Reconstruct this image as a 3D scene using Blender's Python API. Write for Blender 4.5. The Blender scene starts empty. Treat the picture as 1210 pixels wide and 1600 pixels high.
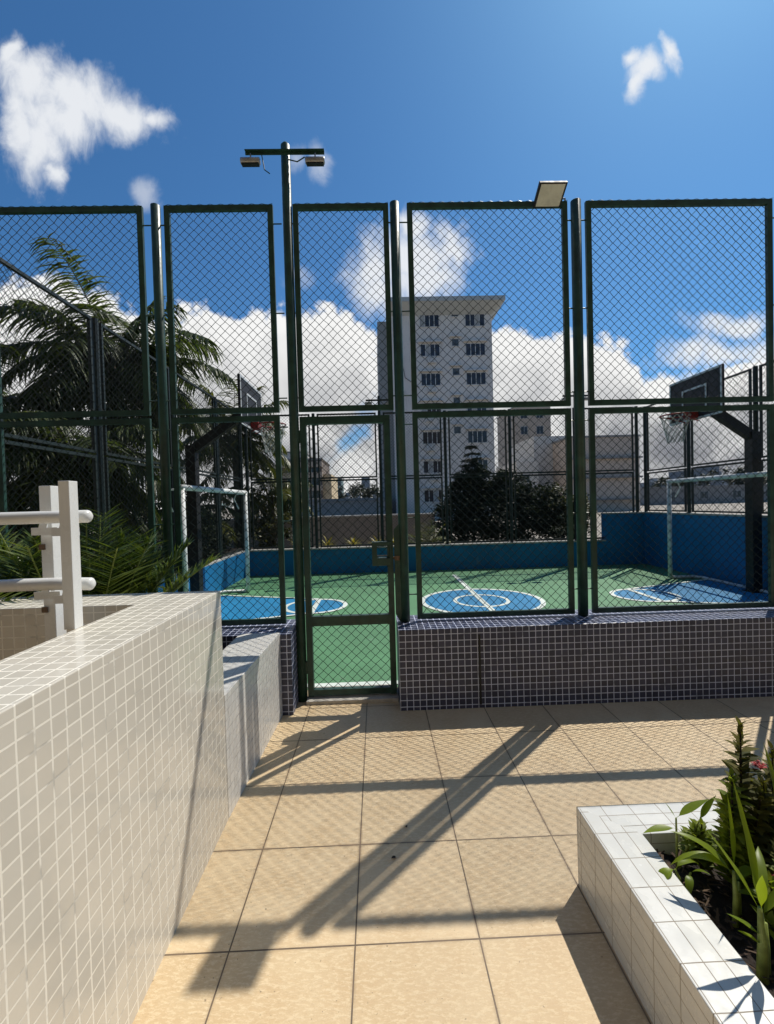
import bpy, math, random
import numpy as np
from mathutils import Vector, Matrix
PI = math.pi
C = bpy.context.scene.collection
rnd = random.Random(7)

# ------------------------------------------------------------------ mesh builder
class MB:
    swap = ()
    """collects geometry, then links it as ONE mesh object with metre-scaled box UVs"""
    def __init__(s): s.v = []; s.f = []; s.uv = {}
    def add(s, vs, fs):
        o = len(s.v); s.v += [tuple(map(float, p)) for p in vs]; s.f += [tuple(i + o for i in f) for f in fs]
    def box(s, x0, x1, y0, y1, z0, z1):
        s.add([(x0,y0,z0),(x1,y0,z0),(x1,y1,z0),(x0,y1,z0),(x0,y0,z1),(x1,y0,z1),(x1,y1,z1),(x0,y1,z1)],
              [(0,3,2,1),(4,5,6,7),(0,1,5,4),(1,2,6,5),(2,3,7,6),(3,0,4,7)])
        return s
    def obox(s, c, ax, ay, az):
        c, ax, ay, az = map(Vector, (c, ax, ay, az))
        vs = [c + ax*i + ay*j + az*k for k in (-1,1) for (i,j) in ((-1,-1),(1,-1),(1,1),(-1,1))]
        s.add(vs, [(0,3,2,1),(4,5,6,7),(0,1,5,4),(1,2,6,5),(2,3,7,6),(3,0,4,7)]); return s
    def prism(s, poly, z0, z1):
        n = len(poly)
        s.add([(x,y,z0) for x,y in poly] + [(x,y,z1) for x,y in poly],
              [tuple(range(n))[::-1], tuple(range(n,2*n))] + [(i,(i+1)%n,n+(i+1)%n,n+i) for i in range(n)]); return s
    def tube(s, pts, r, n=8, cap=True, closed=False):
        pts = [Vector(p) for p in pts]; m = len(pts)
        rr = r if isinstance(r, (list, tuple)) else [r]*m
        vs = []; up = None
        for i, p in enumerate(pts):
            a = pts[(i-1) % m] if (closed or i > 0) else p
            b = pts[(i+1) % m] if (closed or i < m-1) else p
            t = (b-a).normalized()
            if up is None:
                up = t.orthogonal().normalized()
                for cand in (Vector((0,0,1)), Vector((0,1,0))):
                    if abs(t.dot(cand)) < .9: up = (cand - t*cand.dot(t)).normalized(); break
            else:
                up = (up - t*up.dot(t)).normalized()
            w = t.cross(up)
            vs += [p + (up*math.cos(2*PI*k/n) + w*math.sin(2*PI*k/n))*rr[i] for k in range(n)]
        fs = []
        for i in range(m if closed else m-1):
            j = (i+1) % m
            fs += [(i*n+k, i*n+(k+1)%n, j*n+(k+1)%n, j*n+k) for k in range(n)]
        if cap and not closed: fs += [tuple(range(n))[::-1], tuple(range((m-1)*n, m*n))]
        s.add(vs, fs); return s
    def sqtube(s, a, b, w, d=None):
        """square hollow section from a to b (axis aligned or oblique)"""
        a, b = Vector(a), Vector(b); t = (b-a); L = t.length; t.normalize()
        ref = Vector((0,1,0)) if abs(t.y) < .9 else Vector((0,0,1))
        u = t.cross(ref).normalized(); v = t.cross(u)
        s.obox((a+b)/2, t*L/2, u*w/2, v*(d or w)/2); return s
    def build(s, name, mat, parent=None, smooth=False, bevel=0, uvrot=None):
        me = bpy.data.meshes.new(name); me.from_pydata(s.v, [], s.f); me.validate()
        if len(me.vertices) < 60000 or uvrot is not None:
            n = len(me.polygons); nor = np.zeros(n*3); me.polygons.foreach_get('normal', nor); nor = np.abs(nor.reshape(-1,3))
            tot = np.zeros(n, int); me.polygons.foreach_get('loop_total', tot)
            lv = np.zeros(len(me.loops), int); me.loops.foreach_get('vertex_index', lv)
            co = np.zeros(len(me.vertices)*3); me.vertices.foreach_get('co', co); co = co.reshape(-1,3)[lv]
            ax = np.repeat(nor.argmax(1), tot)
            uv = np.where((ax == 0)[:,None], co[:,[1,2]], np.where((ax == 1)[:,None], co[:,[0,2]], co[:,[0,1]]))
            if s.swap:
                sw = np.repeat(np.isin(np.arange(n), s.swap), tot); uv[sw] = co[sw][:,[1,0]]
            me.uv_layers.new(name='UVMap').data.foreach_set('uv', uv.astype(np.float32).ravel())
        me.materials.append(mat)
        if smooth: me.polygons.foreach_set('use_smooth', [True]*len(me.polygons))
        o = bpy.data.objects.new(name, me); C.objects.link(o)
        if parent is not None: o.parent = parent
        if bevel:
            b = o.modifiers.new('bevel', 'BEVEL'); b.width = bevel; b.segments = 2; b.limit_method = 'ANGLE'
        return o

def tag(o, label=None, cat=None, group=None, kind=None):
    for k, v in (('label',label),('category',cat),('group',group),('kind',kind)):
        if v: o[k] = v
    return o
def thing(name, label, cat, loc=(0,0,0), rz=0, group=None):
    o = bpy.data.objects.new(name, None); o.empty_display_size = .1; C.objects.link(o)
    o.location = loc; o.rotation_euler = (0,0,rz); return tag(o, label, cat, group)
def copy_tree(o, parent=None):
    c = o.copy(); C.objects.link(c)
    if parent is not None: c.parent = parent
    for ch in list(o.children): copy_tree(ch, c)
    return c

# ------------------------------------------------------------------ materials
class NT:
    def __init__(s, name):
        s.m = bpy.data.materials.new(name); s.m.use_nodes = True; s.t = s.m.node_tree; s.n = s.t.nodes; s.l = s.t.links
        s.p = s.n['Principled BSDF']; s.out = s.n['Material Output']
    def node(s, typ, **kw):
        n = s.n.new(typ)
        for k, v in kw.items():
            if k in n.inputs: s.set(n.inputs[k], v)
            else: setattr(n, k, v)
        return n
    def set(s, sock, v):
        if hasattr(v, 'links') or isinstance(v, bpy.types.NodeSocket): s.l.new(v, sock)
        else: sock.default_value = v
    def mix(s, fac, a, b, mode='MIX'):
        n = s.n.new('ShaderNodeMix'); n.data_type = 'RGBA'; n.blend_type = mode
        s.set(n.inputs[0], fac); s.set(n.inputs[6], a); s.set(n.inputs[7], b); return n.outputs[2]
    def math(s, op, a, b=0., clamp=False):
        n = s.n.new('ShaderNodeMath'); n.operation = op; n.use_clamp = clamp
        s.set(n.inputs[0], a); s.set(n.inputs[1], b); return n.outputs[0]
    def ramp(s, fac, lo, hi, a=0., b=1.):
        n = s.n.new('ShaderNodeMapRange'); n.interpolation_type = 'SMOOTHSTEP'
        s.set(n.inputs[0], fac); n.inputs[1].default_value = lo; n.inputs[2].default_value = hi
        n.inputs[3].default_value = a; n.inputs[4].default_value = b; return n.outputs[0]
    def noise(s, vec, scale, detail=4., rough=.55):
        n = s.n.new('ShaderNodeTexNoise'); s.l.new(vec, n.inputs['Vector']); n.inputs['Scale'].default_value = scale
        n.inputs['Detail'].default_value = detail; n.inputs['Roughness'].default_value = rough; return n.outputs['Fac']
    def coord(s, which='Object'):
        return s.n.new('ShaderNodeTexCoord').outputs[which]
    def mapping(s, vec, loc=(0,0,0), scale=(1,1,1), rot=(0,0,0)):
        n = s.n.new('ShaderNodeMapping'); s.l.new(vec, n.inputs[0])
        n.inputs[1].default_value = loc; n.inputs[2].default_value = rot; n.inputs[3].default_value = scale; return n.outputs[0]
    def bump(s, h, strength, dist=.002, normal=None):
        n = s.n.new('ShaderNodeBump'); s.l.new(h, n.inputs['Height']); n.inputs['Strength'].default_value = strength
        n.inputs['Distance'].default_value = dist
        if normal: s.l.new(normal, n.inputs['Normal'])
        return n.outputs[0]
    def fin(s, col=None, rough=None, normal=None, **kw):
        if col is not None: s.set(s.p.inputs['Base Color'], col)
        if rough is not None: s.set(s.p.inputs['Roughness'], rough)
        if normal is not None: s.l.new(normal, s.p.inputs['Normal'])
        for k, v in kw.items(): s.set(s.p.inputs[k.replace('_',' ')], v)
        return s.m
def c4(*c): return (c[0], c[1], c[2], 1.)

def m_plain(name, col, rough=.5, var=.15, scale=6., bump=0., metallic=0., bscale=40.):
    t = NT(name); v = t.coord()
    k = t.noise(v, scale, 6.)
    col2 = tuple(x*(1-var*1.6) for x in col)
    c = t.mix(t.ramp(k, .3, .7), c4(*col2), c4(*[x*(1+var*.5) for x in col]))
    r = t.ramp(t.noise(v, scale*3), .3, .7, max(rough-.08, .05), rough+.08)
    n = t.bump(t.noise(v, bscale, 5.), bump, .004) if bump else None
    return t.fin(c, r, n, Metallic=metallic)

def m_tile(name, c1, c2, grout, w, h, gw, rough=.15, off=0., dirt=.25, dirtcol=(.1,.09,.07), loc=(0,0,0), bump=.5):
    t = NT(name); uv = t.mapping(t.coord('UV'), loc=loc)
    wob = t.n.new('ShaderNodeTexNoise'); t.l.new(uv, wob.inputs['Vector']); wob.inputs['Scale'].default_value = 9.; wob.inputs['Detail'].default_value = 2.
    vm = t.n.new('ShaderNodeVectorMath'); vm.operation = 'SCALE'; t.l.new(wob.outputs['Color'], vm.inputs[0]); vm.inputs['Scale'].default_value = .0035
    va = t.n.new('ShaderNodeVectorMath'); va.operation = 'ADD'; t.l.new(uv, va.inputs[0]); t.l.new(vm.outputs[0], va.inputs[1])
    b = t.n.new('ShaderNodeTexBrick'); t.l.new(va.outputs[0], b.inputs['Vector']); b.offset = off; b.squash = 1.
    for k, v in (('Color1',c4(*c1)),('Color2',c4(*c2)),('Mortar',c4(*grout)),('Scale',1.),('Mortar Size',gw),('Mortar Smooth',.15),('Bias',0.),('Brick Width',w),('Row Height',h)):
        b.inputs[k].default_value = v
    fac = b.outputs['Fac']
    d = t.ramp(t.noise(uv, 2.3, 8., .65), .48, .78, 0., dirt)
    col = t.mix(d, b.outputs['Color'], c4(*dirtcol))
    # broken, dirty runs of grout
    gd = t.math('MULTIPLY', t.ramp(t.noise(uv, 11., 5.), .52, .66, 0., .6), fac)
    col = t.mix(gd, col, c4(*[x*.35 for x in grout]))
    r = t.math('ADD', t.math('MULTIPLY', fac, .55), t.ramp(t.noise(uv, 14., 4.), .3, .8, rough, rough+.16), True)
    hgt = t.math('SUBTRACT', 1., fac)
    # each tile sits a little out of true
    hgt2 = t.math('ADD', hgt, t.math('MULTIPLY', t.noise(uv, 24., 2.), .5))
    n = t.bump(hgt2, bump, .0016)
    return t.fin(col, r, n)

def m_leaf(name, col, col2, rough=.4, trans=.35):
    t = NT(name)
    g = t.n.new('ShaderNodeNewGeometry')
    k = t.noise(t.coord(), 3., 3.)
    c = t.mix(g.outputs['Random Per Island'], c4(*col), c4(*col2))
    c = t.mix(t.ramp(k, .35, .7, 0., .35), c, c4(*[x*.55 for x in col]))
    t.fin(c, rough)
    tr = t.n.new('ShaderNodeBsdfTranslucent'); t.l.new(t.mix(1., c, c4(1.,1.,.45), 'MULTIPLY'), tr.inputs[0])
    mx = t.n.new('ShaderNodeMixShader'); mx.inputs[0].default_value = trans
    t.l.new(t.p.outputs[0], mx.inputs[1]); t.l.new(tr.outputs[0], mx.inputs[2]); t.l.new(mx.outputs[0], t.out.inputs[0])
    return t.m

M = {}
M['green_paint'] = m_plain('green_paint', (.020,.066,.048), .45, .25, 9., .12)
M['wire'] = m_plain('green_wire', (.006,.017,.013), .7, .2, 3.)
M['wire_far'] = m_plain('far_green_wire', (.006,.014,.011), .7, .2, 3.)
M['dark_paint'] = m_plain('dark_court_paint', (.014,.024,.022), .5, .2, 6.)
M['black'] = m_plain('black_steel', (.010,.011,.012), .5, .3, 6., .1)
M['white_metal'] = m_plain('white_metal', (.80,.80,.77), .28, .05, 4., .03)
M['goal_white'] = m_plain('goal_white', (.74,.75,.73), .5, .2, 5.)
M['alu'] = m_plain('grey_alloy', (.42,.43,.43), .35, .2, 8., metallic=.5)
M['lens'] = m_plain('lamp_lens', (.74,.77,.70), .3, .08, 12.)
M['rust'] = m_plain('rusty_steel', (.16,.10,.06), .8, .4, 30.)
M['red'] = m_plain('red_paint', (.30,.022,.018), .5, .3)
M['board'] = m_plain('black_board', (.011,.013,.020), .6, .2)
M['netting'] = m_plain('netting', (.55,.55,.52), .8, .2)
M['board_line'] = m_plain('board_line', (.62,.63,.65), .5, .1)
M['stucco'] = m_plain('white_stucco', (.78,.76,.70), .85, .12, 5., .55, bscale=120.)
M['kerb'] = m_plain('kerb_concrete', (.50,.47,.42), .8, .18, 12., .4, bscale=150.)
M['soil'] = m_plain('soil', (.022,.014,.010), .95, .5, 25., 1., bscale=90.)
M['mulch'] = m_leaf('mulch', (.045,.022,.012), (.10,.06,.03), .8, .05)
M['trunk'] = m_plain('trunk', (.12,.095,.07), .9, .35, 14., .8, bscale=30.)
M['stem'] = m_plain('green_stem', (.30,.36,.08), .45, .25, 30.)
M['twig'] = m_plain('twig', (.05,.035,.02), .8, .25, 30.)
M['cream_tile'] = m_tile('cream_mosaic', (.655,.615,.53), (.595,.555,.475), (.84,.80,.70), .0495, .0495, .0029, .07, dirt=.10, loc=(.012,.008,0), bump=.35)
M['plum_tile'] = m_tile('plum_mosaic', (.048,.055,.108), (.028,.033,.066), (.62,.67,.84), .0495, .0495, .0031, .30, dirt=.55, dirtcol=(.036,.038,.055), loc=(.010,.02,0))
M['white_mosaic'] = m_tile('white_mosaic', (.76,.75,.71), (.70,.69,.65), (.56,.54,.50), .0495, .0495, .0022, .25, dirt=.25, dirtcol=(.40,.33,.25))
M['white_tile'] = m_tile('white_tile', (.66,.66,.63), (.62,.62,.585), (.30,.26,.21), .112, .0565, .0015, .2, off=0., dirt=.10, dirtcol=(.35,.31,.25), loc=(.021,.004,0))

def m_floor():
    t = NT('rustic_floor_tile'); v = t.coord('UV')
    uv = t.mapping(v, loc=(.1212, -1.4866+.447*4, 0))
    b = t.n.new('ShaderNodeTexBrick'); t.l.new(uv, b.inputs['Vector']); b.offset = 0.
    for k, x in (('Color1',c4(.60,.455,.27)),('Color2',c4(.70,.54,.335)),('Mortar',c4(.11,.075,.05)),('Scale',1.),('Mortar Size',.0027),('Mortar Smooth',.1),('Bias',0.),('Brick Width',.446),('Row Height',.447)):
        b.inputs[k].default_value = x
    n1 = t.noise(v, 5., 8., .62); n2 = t.noise(t.mapping(v, scale=(1.,2.8,1.), rot=(0,0,.5)), 34., 7., .75); n3 = t.noise(v, 120., 3.)
    col = t.mix(t.ramp(n1, .35, .68, 0., .55), b.outputs['Color'], c4(.54,.375,.20))
    col = t.mix(t.ramp(n2, .47, .60, 0., .7), col, c4(.74,.60,.39))
    col = t.mix(t.ramp(n3, .60, .74, 0., .25), col, c4(.30,.19,.11))
    col = t.mix(t.math('MULTIPLY', b.outputs['Fac'], 1.), col, c4(.10,.07,.045))
    # small stains and scuffs
    col = t.mix(t.ramp(t.noise(v, 1.3, 9., .7), .56, .76, 0., .42), col, c4(.30,.21,.14))
    col = t.mix(t.ramp(t.noise(v, .55, 6., .6), .42, .70, 0., .30), col, c4(.42,.30,.18))
    col = t.mix(t.ramp(t.noise(t.mapping(v, loc=(7,3,0)), 60., 2., .5), .70, .76, 0., .7), col, c4(.16,.11,.07))
    # grime creeping out of the joints
    b2 = t.n.new('ShaderNodeTexBrick'); t.l.new(uv, b2.inputs['Vector']); b2.offset = 0.
    for k, x in (('Scale',1.),('Mortar Size',.014),('Mortar Smooth',1.),('Bias',0.),('Brick Width',.446),('Row Height',.447)): b2.inputs[k].default_value = x
    col = t.mix(t.math('MULTIPLY', b2.outputs['Fac'], t.ramp(t.noise(v, 3.5, 6., .6), .42, .66, .05, .75)), col, c4(.26,.18,.11))
    h = t.math('ADD', t.math('MULTIPLY', n2, .6), t.math('MULTIPLY', b.outputs['Fac'], -1.2))
    h = t.math('ADD', h, t.math('MULTIPLY', n3, .2))
    return t.fin(col, t.ramp(n2, .3, .7, .42, .62), t.bump(h, .8, .004))
M['floor'] = m_floor()
def m_court(name, c):
    t = NT(name); v = t.coord()
    n1 = t.noise(v, 1.1, 8., .65); n2 = t.noise(v, 60., 4.)
    col = t.mix(t.ramp(n1, .3, .7), c4(*[x*.84 for x in c]), c4(*[min(1,x*1.12) for x in c]))
    col = t.mix(t.ramp(n2, .45, .75, 0., .25), col, c4(*[x*.6 for x in c]))
    col = t.mix(t.ramp(t.noise(v, 3.2, 9., .75), .58, .75, 0., .5), col, c4(.26,.29,.25))
    col = t.mix(t.ramp(t.noise(t.mapping(v, scale=(3.,.5,1.), rot=(0,0,.4)), 9., 6., .7), .60, .72, 0., .3), col, c4(*[x*.45 for x in c]))
    return t.fin(col, .62, t.bump(n2, .3, .002))
M['court_green'] = m_court('court_green', (.085,.235,.105))
M['court_blue'] = m_court('court_blue', (.002,.19,.40))
M['court_line'] = m_court('court_line', (.66,.72,.66))
M['blue_wall'] = m_court('blue_wall_paint', (.002,.165,.38))
M['cap'] = m_plain('wall_cap', (.42,.41,.38), .85, .2, 8.)
def m_render(name, col, stain=.4, scol=(.12,.11,.10), sc=.35):
    t = NT(name); v = t.coord()
    st = t.noise(t.mapping(v, scale=(1.,1.,.22)), sc*4, 8., .7); bl = t.noise(v, sc, 5.)
    c = t.mix(t.ramp(st, .5, .75, 0., stain), c4(*col), c4(*scol))
    c = t.mix(t.ramp(bl, .35, .7, 0., .3), c, c4(*[x*.75 for x in col]))
    return t.fin(c, .85)
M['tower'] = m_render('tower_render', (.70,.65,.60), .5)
M['house'] = m_render('sky_blocker_render', (.13,.10,.07), .3)  # for the added sky-blocking building, kept dark to deepen the shade
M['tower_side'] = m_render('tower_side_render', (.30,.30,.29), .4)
M['slab'] = m_render('roof_slab_render', (.46,.47,.45), .3)
M['white_trim'] = m_plain('white_trim', (.62,.61,.59), .7, .1)
M['boundary'] = m_render('boundary_render', (.34,.31,.29), .5, sc=1.2)
M['tan'] = m_render('tan_render', (.46,.38,.31), .35)
M['grey_block'] = m_render('grey_block_render', (.60,.57,.53), .45, sc=.2)
M['beige_block'] = m_render('beige_block_render', (.56,.46,.38), .5, (.22,.19,.16), .25)
M['brown'] = m_render('brown_render', (.17,.14,.125), .4)
M['yellow'] = m_render('yellow_render', (.62,.50,.33), .2)
M['teal'] = m_render('teal_render', (.13,.20,.21), .2)
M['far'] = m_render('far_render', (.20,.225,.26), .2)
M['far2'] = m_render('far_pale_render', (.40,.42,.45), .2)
M['roof_grey'] = m_render('grey_roof', (.27,.26,.25), .4)
M['glass'] = m_plain('dark_glass', (.045,.045,.055), .12, .3, 1.5)
M['pane_grey'] = m_plain('grey_glass', (.10,.11,.12), .15, .4, 2.)
M['win_frame'] = m_plain('window_frame', (.36,.36,.35), .5, .1)
M['ground'] = m_render('ground_soil', (.32,.28,.23), .4, (.16,.15,.10), .05)
M['palm'] = m_leaf('palm_leaf', (.052,.085,.026), (.105,.135,.040), .5, .5)
M['palm_y'] = m_leaf('yellow_palm_leaf', (.075,.105,.026), (.17,.17,.04), .4, .35)
M['areca'] = m_leaf('areca_leaf', (.060,.115,.022), (.16,.20,.035), .4, .4)
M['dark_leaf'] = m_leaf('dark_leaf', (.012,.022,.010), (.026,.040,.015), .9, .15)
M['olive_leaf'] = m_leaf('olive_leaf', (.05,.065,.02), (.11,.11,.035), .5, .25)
M['far_leaf'] = m_leaf('far_leaf', (.030,.042,.030), (.05,.062,.04), .6, .1)
M['brom'] = m_leaf('bromeliad_leaf', (.28,.27,.05), (.45,.36,.07), .4, .35)
M['canna'] = m_leaf('canna_leaf', (.18,.26,.016), (.27,.35,.026), .4, .55)
M['ixora'] = m_leaf('ixora_leaf', (.17,.24,.025), (.30,.35,.045), .55, .65)
M['ixora_dark'] = m_leaf('dark_ixora_leaf', (.06,.075,.018), (.20,.18,.035), .75, .58)
M['flower'] = m_leaf('red_flower', (.33,.008,.010), (.45,.015,.015), .5, .3)

# ------------------------------------------------------------------ camera and light
cam = bpy.data.objects.new('camera', bpy.data.cameras.new('camera')); C.objects.link(cam)
pit, yaw, roll = map(math.radians, (-1.15, 1.33, -1.58))
F = Vector((math.sin(yaw)*math.cos(pit), math.cos(yaw)*math.cos(pit), math.sin(pit)))
R0 = Vector((math.cos(yaw), -math.sin(yaw), 0)); U0 = R0.cross(F)
Rr = R0*math.cos(roll) + U0*math.sin(roll); Ur = -R0*math.sin(roll) + U0*math.cos(roll)
cam.matrix_world = Matrix(((Rr.x,Ur.x,-F.x,0),(Rr.y,Ur.y,-F.y,0),(Rr.z,Ur.z,-F.z,1.57),(0,0,0,1)))
cam.data.sensor_fit = 'HORIZONTAL'; cam.data.sensor_width = 36; cam.data.lens = 664.6/1210*36
cam.data.clip_start = .05; cam.data.clip_end = 6000
bpy.context.scene.camera = cam
S = Vector((.495, .472, 1.)).normalized()
sun = bpy.data.objects.new('sun', bpy.data.lights.new('sun', 'SUN')); C.objects.link(sun)
sun.data.energy = 4.2; sun.data.angle = math.radians(.44); sun.data.color = (1., .94, .84)
sun.rotation_euler = S.to_track_quat('Z', 'Y').to_euler()
vs = bpy.context.scene.view_settings
vs.view_transform = 'Standard'; vs.look = 'None'; vs.gamma = 1.; vs.exposure = .06; vs.use_curve_mapping = False

# ------------------------------------------------------------------ sky with clouds (world directions: u = x/y, v = z/y)
W = bpy.data.worlds.new('World'); bpy.context.scene.world = W; W.use_nodes = True
class WT(NT):
    def __init__(s, w): s.t = w.node_tree; s.n = s.t.nodes; s.l = s.t.links
t = WT(W); bg = t.n['Background']
sky = t.n.new('ShaderNodeTexSky'); sky.sky_type = 'NISHITA'; sky.sun_disc = False
sky.sun_elevation = math.asin(S.z); sky.sun_rotation = math.atan2(S.x, S.y)
sky.air_density = 1.0; sky.dust_density = .7; sky.ozone_density = 3.0; sky.altitude = 50
WISP = [(-.745,.975,.11,.10,20),(-.665,.935,.15,.085,15),(-.565,.905,.14,.06,15),(-.745,.86,.085,.13,-10),(-.70,.89,.12,.10,0),(-.79,.873,.05,.10,0),(-.485,.89,.06,.035,20),(-.80,1.03,.03,.06,25),(-.72,.78,.035,.05,-15),
        (.661,1.005,.07,.05,-25),(.712,1.04,.025,.06,-20),(.65,.97,.035,.06,20),(.62,1.02,.03,.03,0),
        (.865,.413,.14,.042,-5),(.756,.335,.13,.05,-15),(.95,.321,.12,.09,0),(.84,.34,.13,.04,-10),(.80,.27,.12,.04,-10),
        (.016,.546,.095,.125,0),(.107,.574,.145,.09,0),(.185,.60,.08,.075,0),(.02,.487,.075,.09,0),(.13,.525,.12,.07,0),(.10,.64,.05,.04,0)]
CUM = [(-.06,.29,.10,.12,0),(-.19,.30,.12,.15,0),(.60,.16,.14,.12,0),
       (-.809,.355,.196,.173,0),(-.665,.352,.166,.169,0),(-.536,.32,.135,.158,0),(-.42,.289,.166,.178,0),(-.346,.302,.09,.143,0),(-.229,.285,.158,.178,0),
       (-.126,.268,.158,.178,0),(-.038,.206,.12,.15,0),(.037,.219,.06,.166,0),(.371,.265,.15,.147,0),(.281,.304,.09,.09,0),(.507,.224,.135,.15,0),
       (.592,.207,.083,.105,0),(.172,.186,.181,.15,0),(.722,.128,.226,.12,0),(.909,.185,.135,.135,0),
       (-.573,.115,.497,.135,0),(-.205,.106,.196,.105,0),(.078,.069,.181,.09,0),(.474,.074,.451,.105,0),(.861,.048,.301,.09,0)]
d = t.coord('Generated'); sp = t.n.new('ShaderNodeSeparateXYZ'); t.l.new(d, sp.inputs[0])
yy = t.math('MAXIMUM', sp.outputs[1], .02)
u = t.math('DIVIDE', sp.outputs[0], yy); v = t.math('DIVIDE', sp.outputs[2], yy)
cb = t.n.new('ShaderNodeCombineXYZ'); t.l.new(u, cb.inputs[0]); t.l.new(v, cb.inputs[1]); P = cb.outputs[0]
def warp(vec, scale, amp, detail=5.):
    n = t.n.new('ShaderNodeTexNoise'); t.l.new(vec, n.inputs['Vector']); n.inputs['Scale'].default_value = scale; n.inputs['Detail'].default_value = detail
    a = t.n.new('ShaderNodeVectorMath'); a.operation = 'SUBTRACT'; t.l.new(n.outputs['Color'], a.inputs[0]); a.inputs[1].default_value = (.5,.5,.5)
    b = t.n.new('ShaderNodeVectorMath'); b.operation = 'MULTIPLY_ADD'; t.l.new(a.outputs[0], b.inputs[0]); b.inputs[1].default_value = (amp,amp,0); t.l.new(vec, b.inputs[2])
    return b.outputs[0]
def blobs(vec, L):
    acc = None
    for (bu, bv, ru, rv, ro) in L:
        mp = t.n.new('ShaderNodeMapping'); mp.vector_type = 'TEXTURE'; t.l.new(vec, mp.inputs[0])
        mp.inputs[1].default_value = (bu,bv,0); mp.inputs[2].default_value = (0,0,math.radians(-ro)); mp.inputs[3].default_value = (ru,rv,1)
        ln = t.n.new('ShaderNodeVectorMath'); ln.operation = 'LENGTH'; t.l.new(mp.outputs[0], ln.inputs[0])
        x = t.math('SUBTRACT', 1., ln.outputs['Value'])
        if acc is None: acc = x
        else:
            n = t.n.new('ShaderNodeMath'); n.operation = 'SMOOTH_MAX'; t.l.new(acc, n.inputs[0]); t.l.new(x, n.inputs[1]); n.inputs[2].default_value = .12; acc = n.outputs[0]
    return acc
pc = warp(P, 5., .10); pw = warp(t.mapping(P, rot=(0,0,.5), scale=(1.,.55,1.)), 6., 0.)
Dc = blobs(pc, CUM)
gap = blobs(warp(P, 9., .14), [(-.05,.16,.12,.04,-50)])
fine = t.noise(warp(P, 8., .03), 12., 10., .60); vor = t.n.new('ShaderNodeTexVoronoi'); vor.feature = 'SMOOTH_F1'; t.l.new(warp(P, 14., .05), vor.inputs['Vector']); vor.inputs['Scale'].default_value = 15.; vor.inputs['Smoothness'].default_value = .6
puff = t.math('SUBTRACT', .5, vor.outputs['Distance'])
D = t.math('ADD', t.math('ADD', t.math('MULTIPLY', Dc, 1.15), .10), t.math('MULTIPLY', t.math('SUBTRACT', fine, .5), 1.30)); D = t.math('ADD', D, t.math('MULTIPLY', puff, .18))
ac = t.ramp(D, .0, .20)
ac = t.math('MULTIPLY', ac, t.ramp(t.math('ADD', gap, t.math('MULTIPLY', t.math('SUBTRACT', fine, .5), 1.6)), .0, .8, 1., .15))
Dw = blobs(warp(warp(P, 5., .10), 14., .05), WISP)
streak = t.noise(warp(t.mapping(P, rot=(0,0,.7), scale=(1.,.6,1.)), 6., .12), 11., 10., .62)
Dw2 = t.math('ADD', Dw, t.math('MULTIPLY', t.math('SUBTRACT', streak, .5), 1.7))
aw = t.math('MULTIPLY', t.ramp(Dw2, -.05, .85), .90)
# faint wisps
aw2 = t.math('MULTIPLY', t.ramp(t.math('ADD', blobs(warp(P, 8., .1), [(-.17,.79,.035,.05,0),(-.11,.78,.04,.06,0),(-.52,.72,.05,.05,40),(-.17,.54,.05,.04,0),(-.05,.53,.05,.04,0)]), t.math('MULTIPLY', t.math('SUBTRACT', streak, .5), 1.8)), .1, 1.1), .45)
alpha = t.math('MAXIMUM', t.math('MAXIMUM', ac, aw), aw2)
alpha = t.math('MULTIPLY', alpha, t.ramp(sp.outputs[1], .02, .12))
# cloud tone: bright rims and tops, grey bellies seen from below against the sun
core = t.ramp(t.math('ADD', Dc, t.math('MULTIPLY', t.math('SUBTRACT', t.noise(P, 7., 7.), .5), 1.3)), .10, .80)
low = t.ramp(v, .36, .06)
shade = t.math('MULTIPLY', core, t.math('ADD', t.math('MULTIPLY', low, .62), .16))
shade = t.math('ADD', shade, t.math('MULTIPLY', t.ramp(vor.outputs['Distance'], .25, .75), t.math('MULTIPLY', core, .18)))
ccol = t.mix(shade, c4(.90,.90,.89), c4(.21,.225,.26))
ccol = t.mix(t.math('MULTIPLY', t.math('SUBTRACT', 1., ac), .35), ccol, c4(.75,.80,.88))
SKY = .078
hs = t.n.new('ShaderNodeHueSaturation'); t.l.new(sky.outputs[0], hs.inputs['Color']); hs.inputs['Saturation'].default_value = 1.0
scl = t.n.new('ShaderNodeVectorMath'); scl.operation = 'SCALE'; t.l.new(ccol, scl.inputs[0]); scl.inputs['Scale'].default_value = 1./SKY
tint = t.mix(1., hs.outputs[0], c4(.52,1.0,1.32), 'MULTIPLY')
fin = t.mix(alpha, tint, scl.outputs[0])
t.l.new(fin, bg.inputs[0]); bg.inputs[1].default_value = SKY

# ------------------------------------------------------------------ setting: ground, floor, court
g = MB(); g.add([(2500*math.cos(a*PI/24), 2500*math.sin(a*PI/24), -.06) for a in range(48)], [tuple(range(48))])
tag(g.build('ground', M['ground']), kind='structure')
g = MB(); g.box(-6, 6.6, -6, 3.60, -.05, 0); tag(g.build('patio_floor', M['floor']), kind='structure')
g = MB(); g.box(-3.0, 6.2, 3.603, 9.75, -.05, 0); tag(g.build('court_floor', M['court_green']), kind='structure')
def sheet(poly, z):
    m = MB(); m.add([(x,y,z) for x,y in poly], [tuple(range(len(poly)))]); return m
def ring(m, cx, cy, r, w, z, a0=0, a1=2*PI, n=64):
    k = max(4, int(n*(a1-a0)/(2*PI)))
    A = [a0+(a1-a0)*i/k for i in range(k+1)]
    m.add([(cx+r*math.cos(a), cy+r*math.sin(a), z) for a in A] + [(cx+(r-w)*math.cos(a), cy+(r-w)*math.sin(a), z) for a in A],
          [(i, i+1, k+2+i, k+1+i)[::-1] for i in range(k)])
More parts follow.
